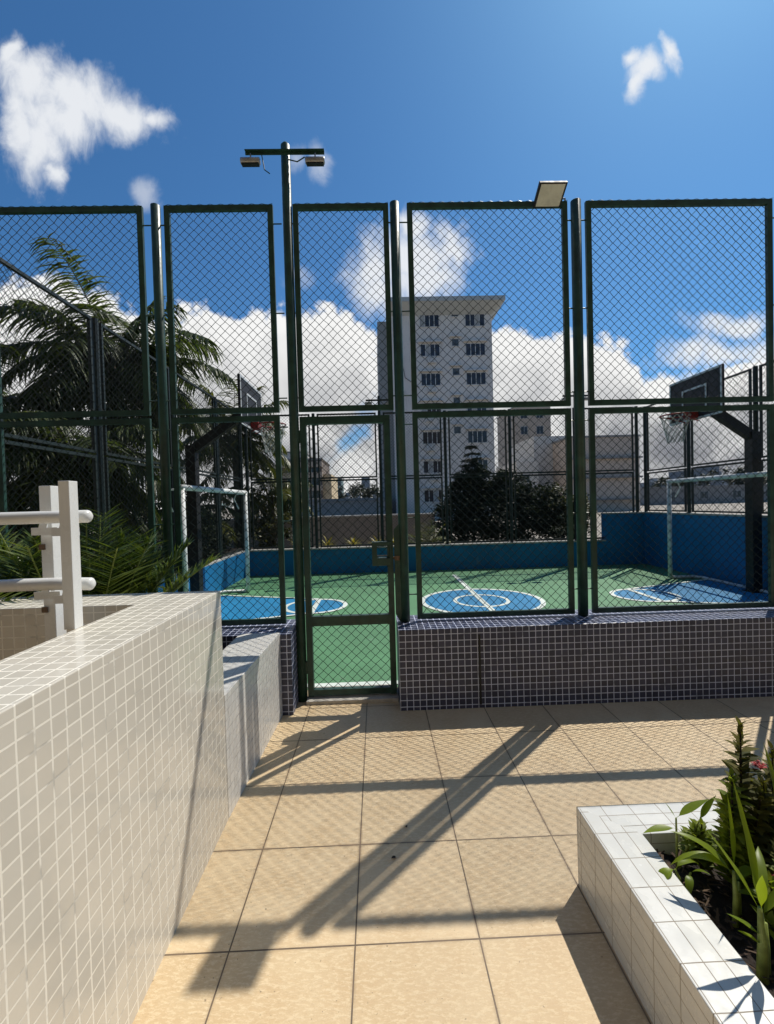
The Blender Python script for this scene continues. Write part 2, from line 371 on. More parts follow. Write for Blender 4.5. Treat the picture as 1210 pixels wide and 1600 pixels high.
CX, CY = 1.6, 6.62
blue = MB()
blue.add([(CX+.90*math.cos(a*PI/32), CY+.86*math.sin(a*PI/32), .004) for a in range(64)], [tuple(range(64))])
lines = MB()
def ering(m, cx, cy, rx, ry, w, z, a0=0., a1=2*PI, n=72):
    k = int(n*(a1-a0)/(2*PI)); A = [a0+(a1-a0)*i/k for i in range(k+1)]
    m.add([(cx+rx*math.cos(a), cy+ry*math.sin(a), z) for a in A] + [(cx+(rx-w)*math.cos(a), cy+(ry-w)*math.sin(a), z) for a in A],
          [(i, k+1+i, k+2+i, i+1)[::-1] for i in range(k)])
def bar(m, a, b, w, z):
    a, b = Vector((a[0],a[1],z)), Vector((b[0],b[1],z)); t_ = (b-a).normalized(); n_ = Vector((-t_.y,t_.x,0))*w/2
    m.add([a+n_, a-n_, b-n_, b+n_], [(0,1,2,3)])
ering(lines, CX, CY, .96, .91, .075, .008); ering(lines, CX, CY, .44, .43, .06, .008)
bar(lines, (CX,3.75), (CX,9.0), .085, .0125)
bar(lines, (-2.9,3.68), (6.1,3.68), .07, .0085)
for sx in (-1, 1):
    ex = CX + sx*4.42; fx = CX + sx*2.60; hw = .44; hb = 1.02
    arc = [(fx - sx*.46*math.sin(a*PI/24), CY - hw*math.cos(a*PI/24)) for a in range(25)]
    poly = [(ex, CY-hb)] + arc + [(ex, CY+hb)]
    m_ = sheet(poly[::-1] if sx > 0 else poly, .004); blue.add(m_.v, m_.f)
    ering(lines, fx, CY, .50, .48, .07, .0085)
    bar(lines, (fx, CY-hw), (fx, CY+hw), .08, .0125)
    bar(lines, (ex, CY-hb), (fx, CY-hw-.02), .055, .0135); bar(lines, (ex, CY+hb), (fx, CY+hw+.02), .055, .0135)
tag(blue.build('court_blue_paint', M['court_blue']), kind='structure')
tag(lines.build('court_line_paint', M['court_line']), kind='structure')
g = MB(); g.box(-.60, .128, 3.33, 3.602, -.02, .028); tag(g.build('threshold_kerb', M['kerb'], bevel=.004), kind='structure')

# ------------------------------------------------------------------ court walls
def wall(name, label, boxes, mat, caps=(), bevel=.0):
    o = MB()
    for b in boxes: o.box(*b)
    ob = o.build(name, mat, bevel=bevel); tag(ob, label, 'wall')
    if caps:
        c = MB()
        for b in caps: c.box(*b)
        c.build('coping', M['cap'], ob)
    return ob
wall('blue_court_wall', 'low dark blue wall along the far side of the court', [(-3.0,5.30,9.75,9.93,-.05,.555)], M['blue_wall'], [(-3.0,5.30,9.735,9.945,.555,.585)])
wall('blue_court_wall', 'low bright blue sunlit wall behind the left goal', [(-3.18,-3.0,3.61,9.95,-.05,.56)], M['blue_wall'], [(-3.195,-3.003,3.61,9.95,.56,.585)])
wall('blue_court_wall', 'tall dark blue wall behind the right goal', [(6.2,6.38,3.61,9.95,-.05,1.18),(5.303,6.197,9.755,9.95,-.05,1.18)], M['blue_wall'], [(6.185,6.395,3.61,9.965,1.18,1.21),(5.30,6.182,9.74,9.965,1.18,1.21)])
wall('mosaic_ledge', 'long plum grey mosaic ledge carrying the fence right of the gate', [(.135,6.38,3.18,3.60,-.02,.613)], M['plum_tile'], bevel=.004)
wall('mosaic_ledge', 'short plum grey mosaic ledge left of the gate, behind the low white wall', [(-3.18,-.672,3.18,3.60,-.02,.613)], M['plum_tile'], bevel=.004)
g = MB(); Z1 = 1.158
g.prism([(-.793,-2.5),(-.793,2.137),(-3.2,2.137),(-3.2,1.88),(-1.075,1.88),(-1.075,-2.5)], -.02, Z1)
tag(g.build('mosaic_wall', M['cream_tile'], bevel=.003), 'cream mosaic tiled wall filling the left foreground, with a pale tiled top', 'wall')
g = MB(); g.prism([(-.7925,2.1385),(-.752,3.179),(-1.05,3.179),(-1.05,2.1385)],-.02,.628); tag(g.build('low_mosaic_wall', M['white_mosaic'], bevel=.004), 'short low white mosaic wall between cream mosaic wall and gate', 'wall')

# ------------------------------------------------------------------ white handrail on the mosaic wall
hr = thing('handrail', 'white painted metal handrail with two round rails on the mosaic wall', 'handrail', (-1.07,1.53,Z1))
def rel(o, p): return (p[0]-o.location.x, p[1]-o.location.y, p[2]-o.location.z)
g = MB(); g.box(-.0385,-.0005,-.022,.022,0,.522); g.build('post', M['white_metal'], hr, bevel=.002)
a = rel(hr, (-1.322,1.755,1.678)); g = MB(); g.box(a[0]-.023,a[0]+.023,a[1]-.028,a[1]+.028,-.7,a[2]); g.build('post', M['white_metal'], hr, bevel=.002)
for z in (1.553, 1.302):
    p = [rel(hr, q) for q in ((-1.062,1.598,z),(-1.072,1.60,z),(-1.22,1.625,z),(-1.36,1.62,z),(-1.75,1.555,z),(-2.6,1.40,z))]
    g = MB(); g.tube(p, [.014,.0235,.0235,.0235,.0235,.0235], 20); rl = g.build('rail', M['white_metal'], hr, smooth=True)
    for (bx, by) in ((-1.155,1.60),(-1.30,1.69)):
        q = rel(hr, (bx,by,z)); g = MB()
        g.sqtube((q[0],q[1],q[2]-.020), (q[0]-.01,q[1],q[2]-.056), .03, .006); g.sqtube((q[0]-.05,q[1],q[2]-.055), (q[0]+.05,q[1],q[2]-.055), .03, .005)
        g.build('bracket', M['white_metal'], hr)
    g = MB(); q = rel(hr, (-1.345,1.722,z-.10)); g.box(q[0]-.004,q[0]+.018,q[1]-.002,q[1]+.004,q[2]-.03,q[2]-.008); g.build('bracket_plate', M['rust'], hr)

# ------------------------------------------------------------------ chain link
def chain_link(m, o, ux, w, z0, z1, p=.0775, r=.0029, ny=None, seed=0):
    """zigzag wires hooked into each other; panel from o along unit ux, width w, height z0..z1"""
    ux = Vector(ux); o = Vector(o); n = Vector((-ux.y, ux.x, 0))
    q = p/2; ni = max(1, int(round(w/q))); nk = int((z1-z0)/q)+1
    rr = random.Random(seed); qx = w/ni; qz = (z1-z0)/nk
    for i in range(ni):
        pts = []
        for k in range(nk+1):
            par = (k+i) % 2
            x = i*qx + qx*par + rr.uniform(-1,1)*.0028
            z = z0 + k*qz + rr.uniform(-1,1)*.0028
            y = .0022*(1 if (k % 2) else -1)
            pts.append(o + ux*x + n*y + Vector((0,0,z)))
        m.tube(pts, r, 4, cap=False)

def panel(parent, a, b, z0, z1, fw=.042, y=None, clips=(), mat='green_paint', wmat='wire', p=.0725, r=.0029, bow=0, seed=0):
    """one framed mesh panel between plan points a and b (outer edges)"""
    a, b = Vector((a[0],a[1],0)), Vector((b[0],b[1],0)); ux = (b-a).normalized(); w = (b-a).length
    f = MB(); h = fw/2; Zv = Vector((0,0,1))
    f.sqtube(a+ux*h+Zv*z0, a+ux*h+Zv*z1, fw, .026); f.sqtube(b-ux*h+Zv*z0, b-ux*h+Zv*z1, fw, .026)
    f.sqtube(a+ux*fw+Zv*(z0+h), b-ux*fw+Zv*(z0+h), fw*.98, .030); f.sqtube(a+ux*fw+Zv*(z1-h), b-ux*fw+Zv*(z1-h), fw*.98, .030)
    for z in clips:
        f.tube([a+ux*.01+Zv*z, a-ux*.065+Zv*z], .0055, 5); f.tube([b-ux*.01+Zv*z, b+ux*.065+Zv*z], .0055, 5)
    # lacing wire along the top rail
    pts = []
    nn = int(w/.0387)
    for i in range(nn+1): pts.append(a + ux*(w*i/nn) + Zv*(z1 + (.003 if i % 2 else -.003)) + Vector((0,-.018,0))*(1 if i % 2 else .6))
    f.tube(pts, .002, 3, cap=False)
    po = f.build('mesh_panel', M[mat], parent)
    c = MB(); chain_link(c, a+ux*fw, ux, w-2*fw, z0+fw, z1-fw, p, r, seed=seed)
    c.build('chain_link', M[wmat], po, smooth=True)
    return po

FY = 3.42
ff = thing('chain_link_fence', 'tall green chain link fence on plum ledges nearest the camera', 'fence', (0,0,0))
for i, (x, r) in enumerate(((-3.05,.038),(-1.67,.036),(.205,.038),(1.66,.040),(3.345,.038),(4.90,.038),(6.28,.038))):
    g = MB(); g.tube([(x,FY,.606),(x,FY,3.95),(x,FY,3.962)], [r,r,r*.55], 14); g.build('post', M['green_paint'], ff, smooth=False)
    for f_ in C.objects[-1].data.polygons: f_.use_smooth = len(f_.vertices) == 4
bays = [(-2.965,-1.77),(-1.602,-.755),(.303,1.587),(1.737,3.262),(3.43,4.81),(4.99,6.19)]
for i, (a, b) in enumerate(bays):
    panel(ff, (a,FY), (b,FY), 2.318, 3.945, clips=(3.80,3.10,2.43), seed=i)
    panel(ff, (a,FY), (b,FY), .630, 2.292, clips=(2.2,1.45,.83), seed=i+20)
panel(ff, (-.60,FY), (.155,FY), 2.318, 3.945, clips=(3.80,3.10,2.43), seed=50)
g = MB(); g.add([(.128,3.40,1.36),(.185,3.40,1.42),(.19,3.40,.60),(.16,3.40,.62),(.128,3.40,.68)], [(0,1,2,3,4)])
g.add([(x,y+.012,z) for x,y,z in g.v], [(4,3,2,1,0)]); n_ = 5
g.f += [(i, n_+i, n_+(i+1)%n_, (i+1)%n_) for i in range(n_)]
g.build('latch_guard', M['green_paint'], ff)

# gate
ej = MB(); ej.box(.738,.752,3.172,3.1795,.03,.56); ej.build('expansion_joint', M['black'], bpy.data.objects['mosaic_ledge'])
gt = thing('gate', 'narrow green chain link gate with lock box, shut, between the two ledges', 'gate', (-.595,FY,0))
g = MB(); x0, x1 = 0., .715; w = .048
g.sqtube((x0+w/2,0,.035),(x0+w/2,0,2.275),w); g.sqtube((x1-w/2,0,.035),(x1-w/2,0,2.275),w)
for z in (.065,.655,2.245): g.sqtube((x0+w,0,z),(x1-w,0,z),w*.98 if z < 2 else w*1.2)
g.sqtube((x0+w,.0,.615),(x1-w,0,.615),.03)
g.build('frame', M['green_paint'], gt)
for (z0, z1, sd) in ((.09,.60,1),(.68,2.215,2)):
    c = MB(); chain_link(c, (x0+w,0,0), (1,0,0), x1-x0-2*w, z0, z1, .0775, .0029, seed=sd+90); c.build('chain_link', M['wire'], gt, smooth=True)
g = MB()
g.box(.545,.585,-.045,.03,1.075,1.265); g.box(.585,.70,-.045,.03,1.075,1.135); g.box(.585,.70,-.045,.03,1.232,1.265); g.box(.685,.70,-.045,.03,1.135,1.232)
lb = g.build('lock_box', M['green_paint'], gt, bevel=.002)
g = MB(); g.tube([(.585,-.01,1.152),(.685,-.01,1.152)], .006, 8); g.build('handle', M['alu'], lb)
g = MB(); g.box(.70,.79,-.012,.012,1.12,1.138); g.obox((.745,-.016,1.13),(.02,0,0),(0,.012,0),(0,0,.018)); g.build('bolt', M['rust'], gt)
for z in (.27, 2.12):
    g = MB(); g.tube([(-.012,-.01,z-.05),(-.012,-.01,z+.05)], .014, 10); g.box(-.03,.0,-.012,.012,z-.012,z+.012); g.build('hinge', M['green_paint'], gt)

# light pole beside the gate
lp = thing('light_pole', 'tall green light pole left of the gate with two lamps', 'light pole', (-.642,FY,0))
g = MB(); g.tube([(0,0,.0),(0,0,4.405),(0,0,4.425)], [.040,.036,.02], 14); o = g.build('pole', M['green_paint'], lp)
for f_ in o.data.polygons: f_.use_smooth = len(f_.vertices) == 4
g = MB(); g.box(-.30,.31,-.055,-.047,4.296,4.320); g.box(-.30,.31,-.075,-.047,4.317,4.322)
g.tube([(.03,-.05,4.26),(.10,-.06,4.235),(.16,-.07,4.262)], .005, 5); g.tube([(-.17,-.07,4.28),(-.15,-.08,4.16),(-.11,-.08,4.13)], .004, 5)
g.build('crossarm', M['green_paint'], lp)
for x in (-.255, .24):
    g = MB(); g.tube([(x-.075,-.08,4.225),(x-.07,-.08,4.225),(x+.07,-.08,4.225),(x+.075,-.08,4.225)], [.018,.026,.026,.018], 12)
    g.tube([(x,-.07,4.29),(x,-.07,4.25)], .006, 6)
    lm = g.build('floodlamp', M['alu'], lp, smooth=True)
    g = MB(); g.box(x-.066,x+.066,-.098,-.062,4.194,4.202); g.build('lens', M['black'], lm)

# led floodlight on the fence top
fl = thing('floodlight', 'square grey LED floodlight tilted down from the fence top', 'floodlight', (1.405,3.30,3.915))
wv = Vector((.215,0,0))/2; hv = Vector((0,.145,-.09))/2; nv = wv.cross(hv).normalized()
if nv.z > 0: nv = -nv
g = MB(); g.obox(-nv*.012, wv, hv, nv*.014)
g.build('housing', M['black'], fl, bevel=.003)
g = MB(); g.obox(nv*.003, wv*.86, hv*.88, nv*.002); g.build('lens', M['lens'], fl)
g = MB(); g.tube([(.09,.04,.0),(.15,.08,.03),(.17,.12,.04)], .007, 6); g.tube([tuple(-nv*.02), (.06,.12,.0)], .012, 6); g.build('bracket', M['alu'], fl)

# ------------------------------------------------------------------ court fences
def court_fence(label, pts, ends, z0, ztop, zmid, mat='dark_paint'):
    f = thing('chain_link_fence', label, 'fence', (0,0,0))
    for i, (x, y) in enumerate(pts):
        g = MB(); g.tube([(x,y,z0),(x,y,ztop)], .036, 10); g.build('post', M[mat], f)
    for i in range(len(pts)-1):
        a, b = Vector(pts[i]), Vector(pts[i+1]); d_ = (b-a).normalized()*.08
        panel(f, tuple(a+d_), tuple(b-d_), z0+.02, zmid-.012, .035, mat=mat, wmat='wire_far', clips=(1.5,), r=.0028, seed=i)
        panel(f, tuple(a+d_), tuple(b-d_), zmid+.012, ztop-.01, .035, mat=mat, wmat='wire_far', clips=(3.4,), r=.0028, seed=i+5)
    return f
court_fence('green chain link fence over the sunlit blue wall behind the left goal', [(-3.09,y) for y in (3.50,4.86,6.60,8.36,9.85)], None, .585, 3.72, 2.20)
court_fence('dark green chain link fence along the far side of the court', [(x,9.85) for x in (-2.96,-1.41,.11,1.62,3.13,4.65,6.12)], None, .585, 3.68, 2.165)
court_fence('dark green chain link fence above the tall blue wall behind the right goal', [(6.29,y) for y in (9.80,8.42,6.90,5.38,3.70)], None, 1.21, 3.66, 2.13)
def far_lights(x, label):
    o = thing('light_pole', label, 'light pole', (x,9.79,.585))
    g = MB(); g.tube([(0,0,0),(0,0,3.45)], .033, 10); g.build('pole', M['dark_paint'], o)
    g = MB(); g.box(-.30,.30,-.03,-.02,3.33,3.37); g.build('crossarm', M['dark_paint'], o)
    for q in (-.24,.24):
        g = MB(); g.box(q-.08,q+.08,-.09,.02,3.245,3.30); g.tube([(q,-.03,3.29),(q,-.03,3.34)], .01, 6); g.build('floodlamp', M['alu'], o, bevel=.01)
far_lights(.11, 'slim dark light pole with crossarm at the far court wall, seen through the gate')
far_lights(4.65, 'slim dark light pole at the far court wall, hidden behind the thick fence post')

# ------------------------------------------------------------------ goals
def goal(x, sx, label):
    o = thing('goal', label, 'goal', (x,CY,0)); hw = 1.27; H = 1.84; r = .037
    for y in (-hw, hw):
        g = MB(); g.tube([(0,y,0.02),(0,y,H)], r, 14); p = g.build('post', M['goal_white'], o, smooth=True)
    g = MB(); g.tube([(0,-hw-r,H),(0,hw+r,H)], r, 14); g.build('crossbar', M['goal_white'], o, smooth=True)
    g = MB()
    g.tube([(0,-hw,.03),(sx*.42,-hw+.03,.03),(sx*.52,-hw+.15,.03),(sx*.52,hw-.15,.03),(sx*.42,hw-.03,.03),(0,hw,.03)], .027, 10)
    g.build('base_rail', M['goal_white'], o, smooth=True)
    for y in (-hw, hw):
        g = MB(); g.tube([(0,y,H-.01),(sx*.16,y*.99,H-.03),(sx*.20,y*.985,H-.12),(sx*.12,y,H-.3)], .012, 8)
        g.build('net_bracket', M['goal_white'], o, smooth=True)
goal(-2.42, -1, 'small white futsal goal at the left end of the court, before sunlit wall')
goal(5.51, 1, 'small white futsal goal at the right end of the court, in wall shade')

# ------------------------------------------------------------------ basketball hoops
def hoop(x, sx, label):
    """x = board plane; the pole stands behind it at x + sx*0.92"""
    o = thing('basketball_hoop', label, 'basketball hoop', (x+sx*.92,CY,0)); px = 0.; bx = -sx*.92
    g = MB(); g.obox((px,0,1.27), (.072,0,0), (0,.072,0), (0,0,1.27))
    g.sqtube((px-sx*.0,0,2.46), (bx+sx*.10,0,3.02), .135, .11); g.sqtube((bx+sx*.16,0,3.02),(bx+sx*.03,0,3.02),.12,.10)
    g.box(px-.11,px+.11,-.11,.11,.0,.02)
    g.build('pole', M['black'], o)
    g = MB(); g.box(bx-.016,bx+.016,-.55,.55,2.755,3.455); bd = g.build('backboard', M['board'], o)
    g = MB(); fx = bx - sx*.021; w = .03
    def lb_(y0,y1,z0,z1): g.box(min(fx-.003,fx+.003),max(fx-.003,fx+.003),y0,y1,z0,z1)
    lb_(-.55,.55,3.425,3.455); lb_(-.55,.55,2.755,2.785); lb_(-.55,-.52,2.785,3.425); lb_(.52,.55,2.785,3.425)
    lb_(-.26,.26,3.235,3.265); lb_(-.26,-.23,2.88,3.235); lb_(.23,.26,2.88,3.235); lb_(-.23,.23,2.88,2.905)
    g.build('board_marking', M['board_line'], bd)
    g = MB(); cx = bx - sx*.32; R_ = .205
    g.tube([(cx+R_*math.cos(a*PI/16), R_*math.sin(a*PI/16), 2.83) for a in range(32)], .011, 8, closed=True)
    g.box(min(bx-sx*.02,bx-sx*.13),max(bx-sx*.02,bx-sx*.13),-.09,.09,2.77,2.87); g.tube([(bx-sx*.03,-.1,2.72),(cx,-.19,2.82)], .009, 6); g.tube([(bx-sx*.03,.1,2.72),(cx,.19,2.82)], .009, 6)
    g.build('rim', M['red'], o)
    g = MB(); L = 7; n = 12
    for s_ in (-1, 1):
        for k in range(n):
            pts = []
            for j in range(L+1):
                f = j/L; rr = R_*(1-.48*f**.8); a = 2*PI*(k + s_*j*.5)/n
                pts.append((cx+rr*math.cos(a), rr*math.sin(a), 2.825-.42*f))
            g.tube(pts, .0045, 4, cap=False)
    g.build('net', M['netting'], o)
hoop(-1.90, -1, 'black basketball hoop with red rim at the left end, over the left goal')
hoop(5.06, 1, 'black basketball hoop with pale torn net at the right end, over the right goal')

# ------------------------------------------------------------------ planter with soil, mulch and plants
g = MB(); zt = .315
P4 = [(.778,1.685),(.778,-1.2),(.953,-1.2),(.953,1.535),(4.2,1.535),(4.2,1.685)]
g.add([(x,y,-.02) for x,y in P4]+[(x,y,zt) for x,y in P4], [(6,7,8,9),(6,9,10,11),(0,6,11,5)[::-1],(0,1,7,6),(1,2,8,7),(2,3,9,8),(3,4,10,9),(4,5,11,10)]); g.swap = (0,)
pl = g.build('planter', M['white_tile'], bevel=.003); tag(pl, 'white tiled planter box with dark soil in the bottom right corner', 'planter')
g = MB(); nx, ny = 60, 56
def sz(x, y): return .235 + .018*math.sin(9*x+3)*math.sin(11*y) + .012*math.sin(31*x)*math.sin(27*y+1) + rnd.uniform(-.007,.007)
g.add([(.953+2.0*i/nx, -.6+2.135*j/ny, sz(.953+2.0*i/nx, -.6+2.135*j/ny)) for j in range(ny+1) for i in range(nx+1)],
      [(j*(nx+1)+i, j*(nx+1)+i+1, (j+1)*(nx+1)+i+1, (j+1)*(nx+1)+i) for j in range(ny) for i in range(nx)])
g.build('soil', M['soil'], pl, smooth=True)
g = MB()
for i in range(1500):
    x, y = rnd.uniform(.96,1.9), rnd.uniform(.3,1.525); z = .25 + rnd.uniform(-.01,.02); a = rnd.uniform(0,2*PI); L = rnd.uniform(.006,.028); w = rnd.uniform(.002,.006)
    ux = Vector((math.cos(a),math.sin(a),rnd.uniform(-.5,.5)))*L; uy = Vector((-math.sin(a),math.cos(a),rnd.uniform(-.4,.4)))*w; c = Vector((x,y,z))
    g.add([c-ux-uy, c+ux-uy*.4, c+ux+uy*.5, c-ux+uy], [(0,1,2,3)])
tag(g.build('bark_mulch', M['mulch']), kind='stuff')

def blade(m, base, d, length, width, droop=.6, fold=.25, n=9, prof=None, roll=0., petiole=.0, wave=0.):
    """one leaf: starts at base along d, bends under gravity, V-folded about its midrib"""
    p = Vector(base); d = Vector(d).normalized(); step = length/n; vs = []; row = []
    side = d.cross(Vector((0,0,1)))
    if side.length < .05: side = Vector((1,0,0)).cross(d)
    side.normalize(); side = (Matrix.Rotation(roll, 3, d) @ side)
    for i in range(n+1):
        f = i/n
        up = side.cross(d).normalized()
        if prof: w = width*prof(f)
        else:
            q = max(0., (f-petiole)/(1-petiole)); w = width*max(.035, math.sin(PI*min(1.,q**.72))**1.05) if q > 0 else width*.05
        if i == n: w = width*.01
        wv_ = math.sin(f*13.)*wave*w
        vs += [p - side*w + up*(fold*w+wv_), p, p + side*w + up*(fold*w-wv_)]
        d = (d + Vector((0,0,-1))*droop/n).normalized(); side = (side - d*side.dot(d)).normalized()
        p = p + d*step
    fs = []
    for i in range(n):
        a = i*3; fs += [(a,a+1,a+4,a+3),(a+1,a+2,a+5,a+4)]
    m.add(vs, fs); return p

def vec(az, el): return Vector((math.cos(el)*math.cos(az), math.cos(el)*math.sin(az), math.sin(el)))

# broad-leaf seedlings
def seedling(label, base, stems, group=None):
    o = thing('leafy_plant', label, 'plant', base); s = MB(); l = MB()
    for (tip, leaves) in stems:
        pts = [Vector((0,0,-.03)), Vector(tip)*.5 + Vector((.004,.004,0)), Vector(tip)]
        s.tube(pts, [.0045,.004,.003], 7)
        for (az, el, L, w, dr, f) in leaves:
            p = Vector(tip)*f
            blade(l, p, vec(math.radians(az), math.radians(el)), L, w, dr, .22, 10, petiole=.12)
    s.build('stem', M['stem'], o, smooth=True); l.build('leaves', M['canna'], o, smooth=True)
    return o
seedling('small broad-leaved seedling at the planter corner, three upright stems', (1.035,1.47,.235),
    [((.0,.0,.185),[(178,8,.12,.016,.5,.80),(2,34,.14,.017,.3,1.),(150,55,.06,.006,.0,1.)]),((.075,-.01,.18),[(-8,60,.11,.016,.1,1.)]),((.045,.0,.09),[(120,60,.05,.010,.2,1.),(20,30,.045,.014,.4,.6)])])
seedling('drooping broad-leaved seedling leaning over the planter rim', (.998,1.385,.235),
    [((-.035,-.01,.085),[(195,30,.12,.017,2.4,1.),(187,-8,.13,.017,.2,.85),(15,50,.13,.016,2.2,1.)]),((.01,-.02,.08),[(230,40,.08,.012,2.6,.9),(300,60,.07,.008,1.2,1.)])])
def canna(label, base, H, leaves, r=.013):
    o = thing('canna_plant', label, 'plant', base); s = MB(); l = MB()
    s.tube([(0,0,-.03),(.004,.0,H*.5),(.0,.004,H)], [r,r*.85,r*.4], 10)
    s.tube([(.022,.01,-.03),(.024,.012,H*.35),(.03,.02,H*.7)], [r*.7,r*.6,r*.3], 8)
    for (f, az, el, L, w, dr) in leaves:
        blade(l, (0,0,H*f), vec(math.radians(az), math.radians(el)), L, w, dr, .3, 14, petiole=.1, wave=.08)
    s.build('stem', M['stem'], o, smooth=True); l.build('leaves', M['canna'], o, smooth=True)
canna('canna plant with pale double stem and arching leaves in the middle of the planter', (1.078,1.272,.235), .16,
    [(.9,150,58,.20,.017,1.3),(1.,115,86,.24,.013,.1),(.8,15,45,.13,.016,1.8),(.95,160,50,.20,.018,2.0),(.6,330,35,.10,.014,1.2)], .010)
canna('big bright green canna with thick stem at the right edge of the photo', (1.018,1.115,.235), .20,
    [(.95,148,62,.23,.015,.3),(1.,120,80,.33,.019,.12),(.62,160,38,.09,.009,.4),(.5,172,38,.07,.008,.3),(1.,50,58,.17,.017,1.2),(.9,350,62,.16,.016,.9),(1.,230,72,.15,.012,.5)], .015)
canna('young canna with upright pointed leaves at the back of the planter', (1.29,1.33,.235), .24,
    [(1.,118,80,.27,.019,.1),(.9,20,62,.22,.018,.6),(.8,230,55,.2,.016,.9),(1.,300,70,.22,.02,.4)], .010)

def ixora(label, base, H, spread, mat, nb=5, seed=1, lean=(0,0)):
    r = random.Random(seed); o = thing('ixora_shrub', label, 'shrub', base); s = MB(); l = MB()
    for b in range(nb):
        az = r.uniform(0,2*PI); k = 0. if b == 0 else r.uniform(.35,1.)
        h = H*(1. if b == 0 else r.uniform(.45,.86)); tip = Vector((math.cos(az)*spread*k+lean[0]*h, math.sin(az)*spread*k+lean[1]*h, h))
        mid = Vector((tip.x*.6, tip.y*.6, h*.45)); pts = []
        N = 14
        for i in range(N+1):
            f = i/N; pts.append(mid*(2*f*(1-f)) + tip*f*f)
        s.tube(pts, [.006*(1-.6*i/N) for i in range(N+1)], 6)
        nl = int(h/.0050)
        for i in range(nl):
            f = .12 + .88*i/nl; j = min(N-1, int(f*N)); q = pts[j].lerp(pts[j+1], f*N-j)
            a = i*2.4 + r.uniform(-.3,.3); e = math.radians(r.uniform(25,55) if f < .9 else r.uniform(55,80))
            L = r.uniform(.040,.058)*(1. if f < .9 else .8)*(.75+.5*math.sin(PI*min(1.,f)))
            blade(l, q, vec(a, e), L*1.05, L*.235, r.uniform(.2,.8), .22, 5, petiole=.05)
    s.build('stem', M['twig'], o); l.build('leaves', M[mat], o, smooth=True)
    return o
def flowers(o, pts, seed=3):
    r = random.Random(seed); m = MB()
    for p in pts:
        for k in range(26):
            q = Vector(p) + vec(r.uniform(0,2*PI), r.uniform(-.2,1.4))*r.uniform(.006,.022)
            for j in range(4):
                blade(m, q, vec(j*PI/2 + r.uniform(0,1), r.uniform(.0,.7)), .009, .003, .3, .1, 3)
    m.build('flower', M['flower'], o)
x1_ = ixora('tallest ixora shrub, dark bronze leaves and a red flower head', (1.225,1.415,.235), .545, .07, 'ixora_dark', 4, 4)
flowers(x1_, [(.052,-.01,.40)])
x2_ = ixora('bright green ixora shrub in front of the taller dark one', (1.155,1.37,.235), .40, .05, 'ixora', 3, 9)
x3_ = ixora('low dark ixora shrub with a small red bloom behind the cannas', (1.235,1.29,.235), .22, .08, 'ixora_dark', 3, 12)
flowers(x3_, [(-.052,-.055,.165)], 5)
ixora('dark ixora shrub cut off by the right edge of the photo', (1.36,1.44,.235), .44, .10, 'ixora_dark', 7, 21)
ixora('small light green ixora sprig by the back rim of the planter', (1.12,1.46,.235), .17, .05, 'ixora', 5, 25)

ixora('bright leafy ixora tuft at the right edge between the cannas', (1.20,1.22,.235), .24, .09, 'ixora', 5, 31)
ixora('low leafy ixora tuft in front of the pale stemmed canna', (1.165,1.16,.235), .13, .08, 'ixora', 5, 35)
# ------------------------------------------------------------------ palms
def frond(m, base, az, el, L, droop, ll, nl=64, lw=.026, hang=.9, r=None, stem=None, twist=0.):
    d = vec(az, el); p = Vector(base); N = 16; pts = [p.copy()]; ds = [d.copy()]
    for i in range(N):
        d = (d + Vector((0,0,-1))*droop/N*(.5+i/N)).normalized(); p = p + d*L/N; pts.append(p.copy()); ds.append(d.copy())
    if stem is not None: stem.tube(pts, [max(.004,.022*(L/2.2)*(1-.85*i/N)) for i in range(N+1)], 5, cap=False)
    for i in range(nl):
        f = .14 + .86*i/nl; x = f*N; j = min(N-1, int(x)); q = pts[j].lerp(pts[j+1], x-j); t_ = ds[j]
        side = t_.cross(Vector((0,0,1)));
        if side.length < .05: side = Vector((1,0,0))
        side.normalize(); up = side.cross(t_)
        le = ll*(.45+.75*math.sin(PI*min(1., f*.92+.06)))*r.uniform(.85,1.12)
        for s_ in (-1, 1):
            dd = (side*s_*1. + t_*r.uniform(.45,.75) + up*r.uniform(.05,.32)).normalized()
            blade(m, q, dd, le, lw, hang*r.uniform(.7,1.5), .0, 4, prof=lambda z: (1-.85*z) if z > .2 else .4+3*z, roll=r.uniform(-.5,.5))
def palm(label, loc, H, nf, L, ll, mat, seed, el=(-.3,1.35), droop=(1.,1.9), group=None, lw=.027, hang=1.3, name='palm_tree', nl=66, az0=None, trunk=True, r0=.11):
    r = random.Random(seed); o = thing(name, label, 'palm tree' if trunk else 'palm', loc); m = MB(); s = MB()
    if trunk:
        tr = MB(); tr.tube([(.05*math.sin(3*k/8),.0,H*k/8-.1*(k == 0)) for k in range(9)], [r0*(1.2-.4*k/8) for k in range(9)], 12); tr.build('trunk', M['trunk'], o, smooth=True)
    for i in range(nf):
        a = i*2.399 + r.uniform(-.25,.25); e = el[0] + (el[1]-el[0])*((i+.5)/nf)
        bl = .03 if trunk else .07
        frond(m, (bl*math.cos(a), bl*math.sin(a), H if trunk else 0), a, e, L*r.uniform(.8,1.08), r.uniform(*droop)*(1 if e < 1.1 else .6), ll, nl, lw, hang, r, s)
    s.build('frond_stems', M['stem'] if not trunk else M['trunk'], o); m.build('crown', M[mat], o)
    return o
palm('tall dark coconut palm with drooping fronds behind the left fence', (-5.0,8.4,-.05), 4.35, 38, 2.15, .66, 'palm', 3, el=(-.7,1.3), droop=(1.2,2.2))
palm('shorter dark palm further left behind the left fence', (-7.2,7.6,-.05), 3.3, 28, 2.3, .6, 'palm', 8, el=(-.7,1.1), droop=(1.2,2.2))
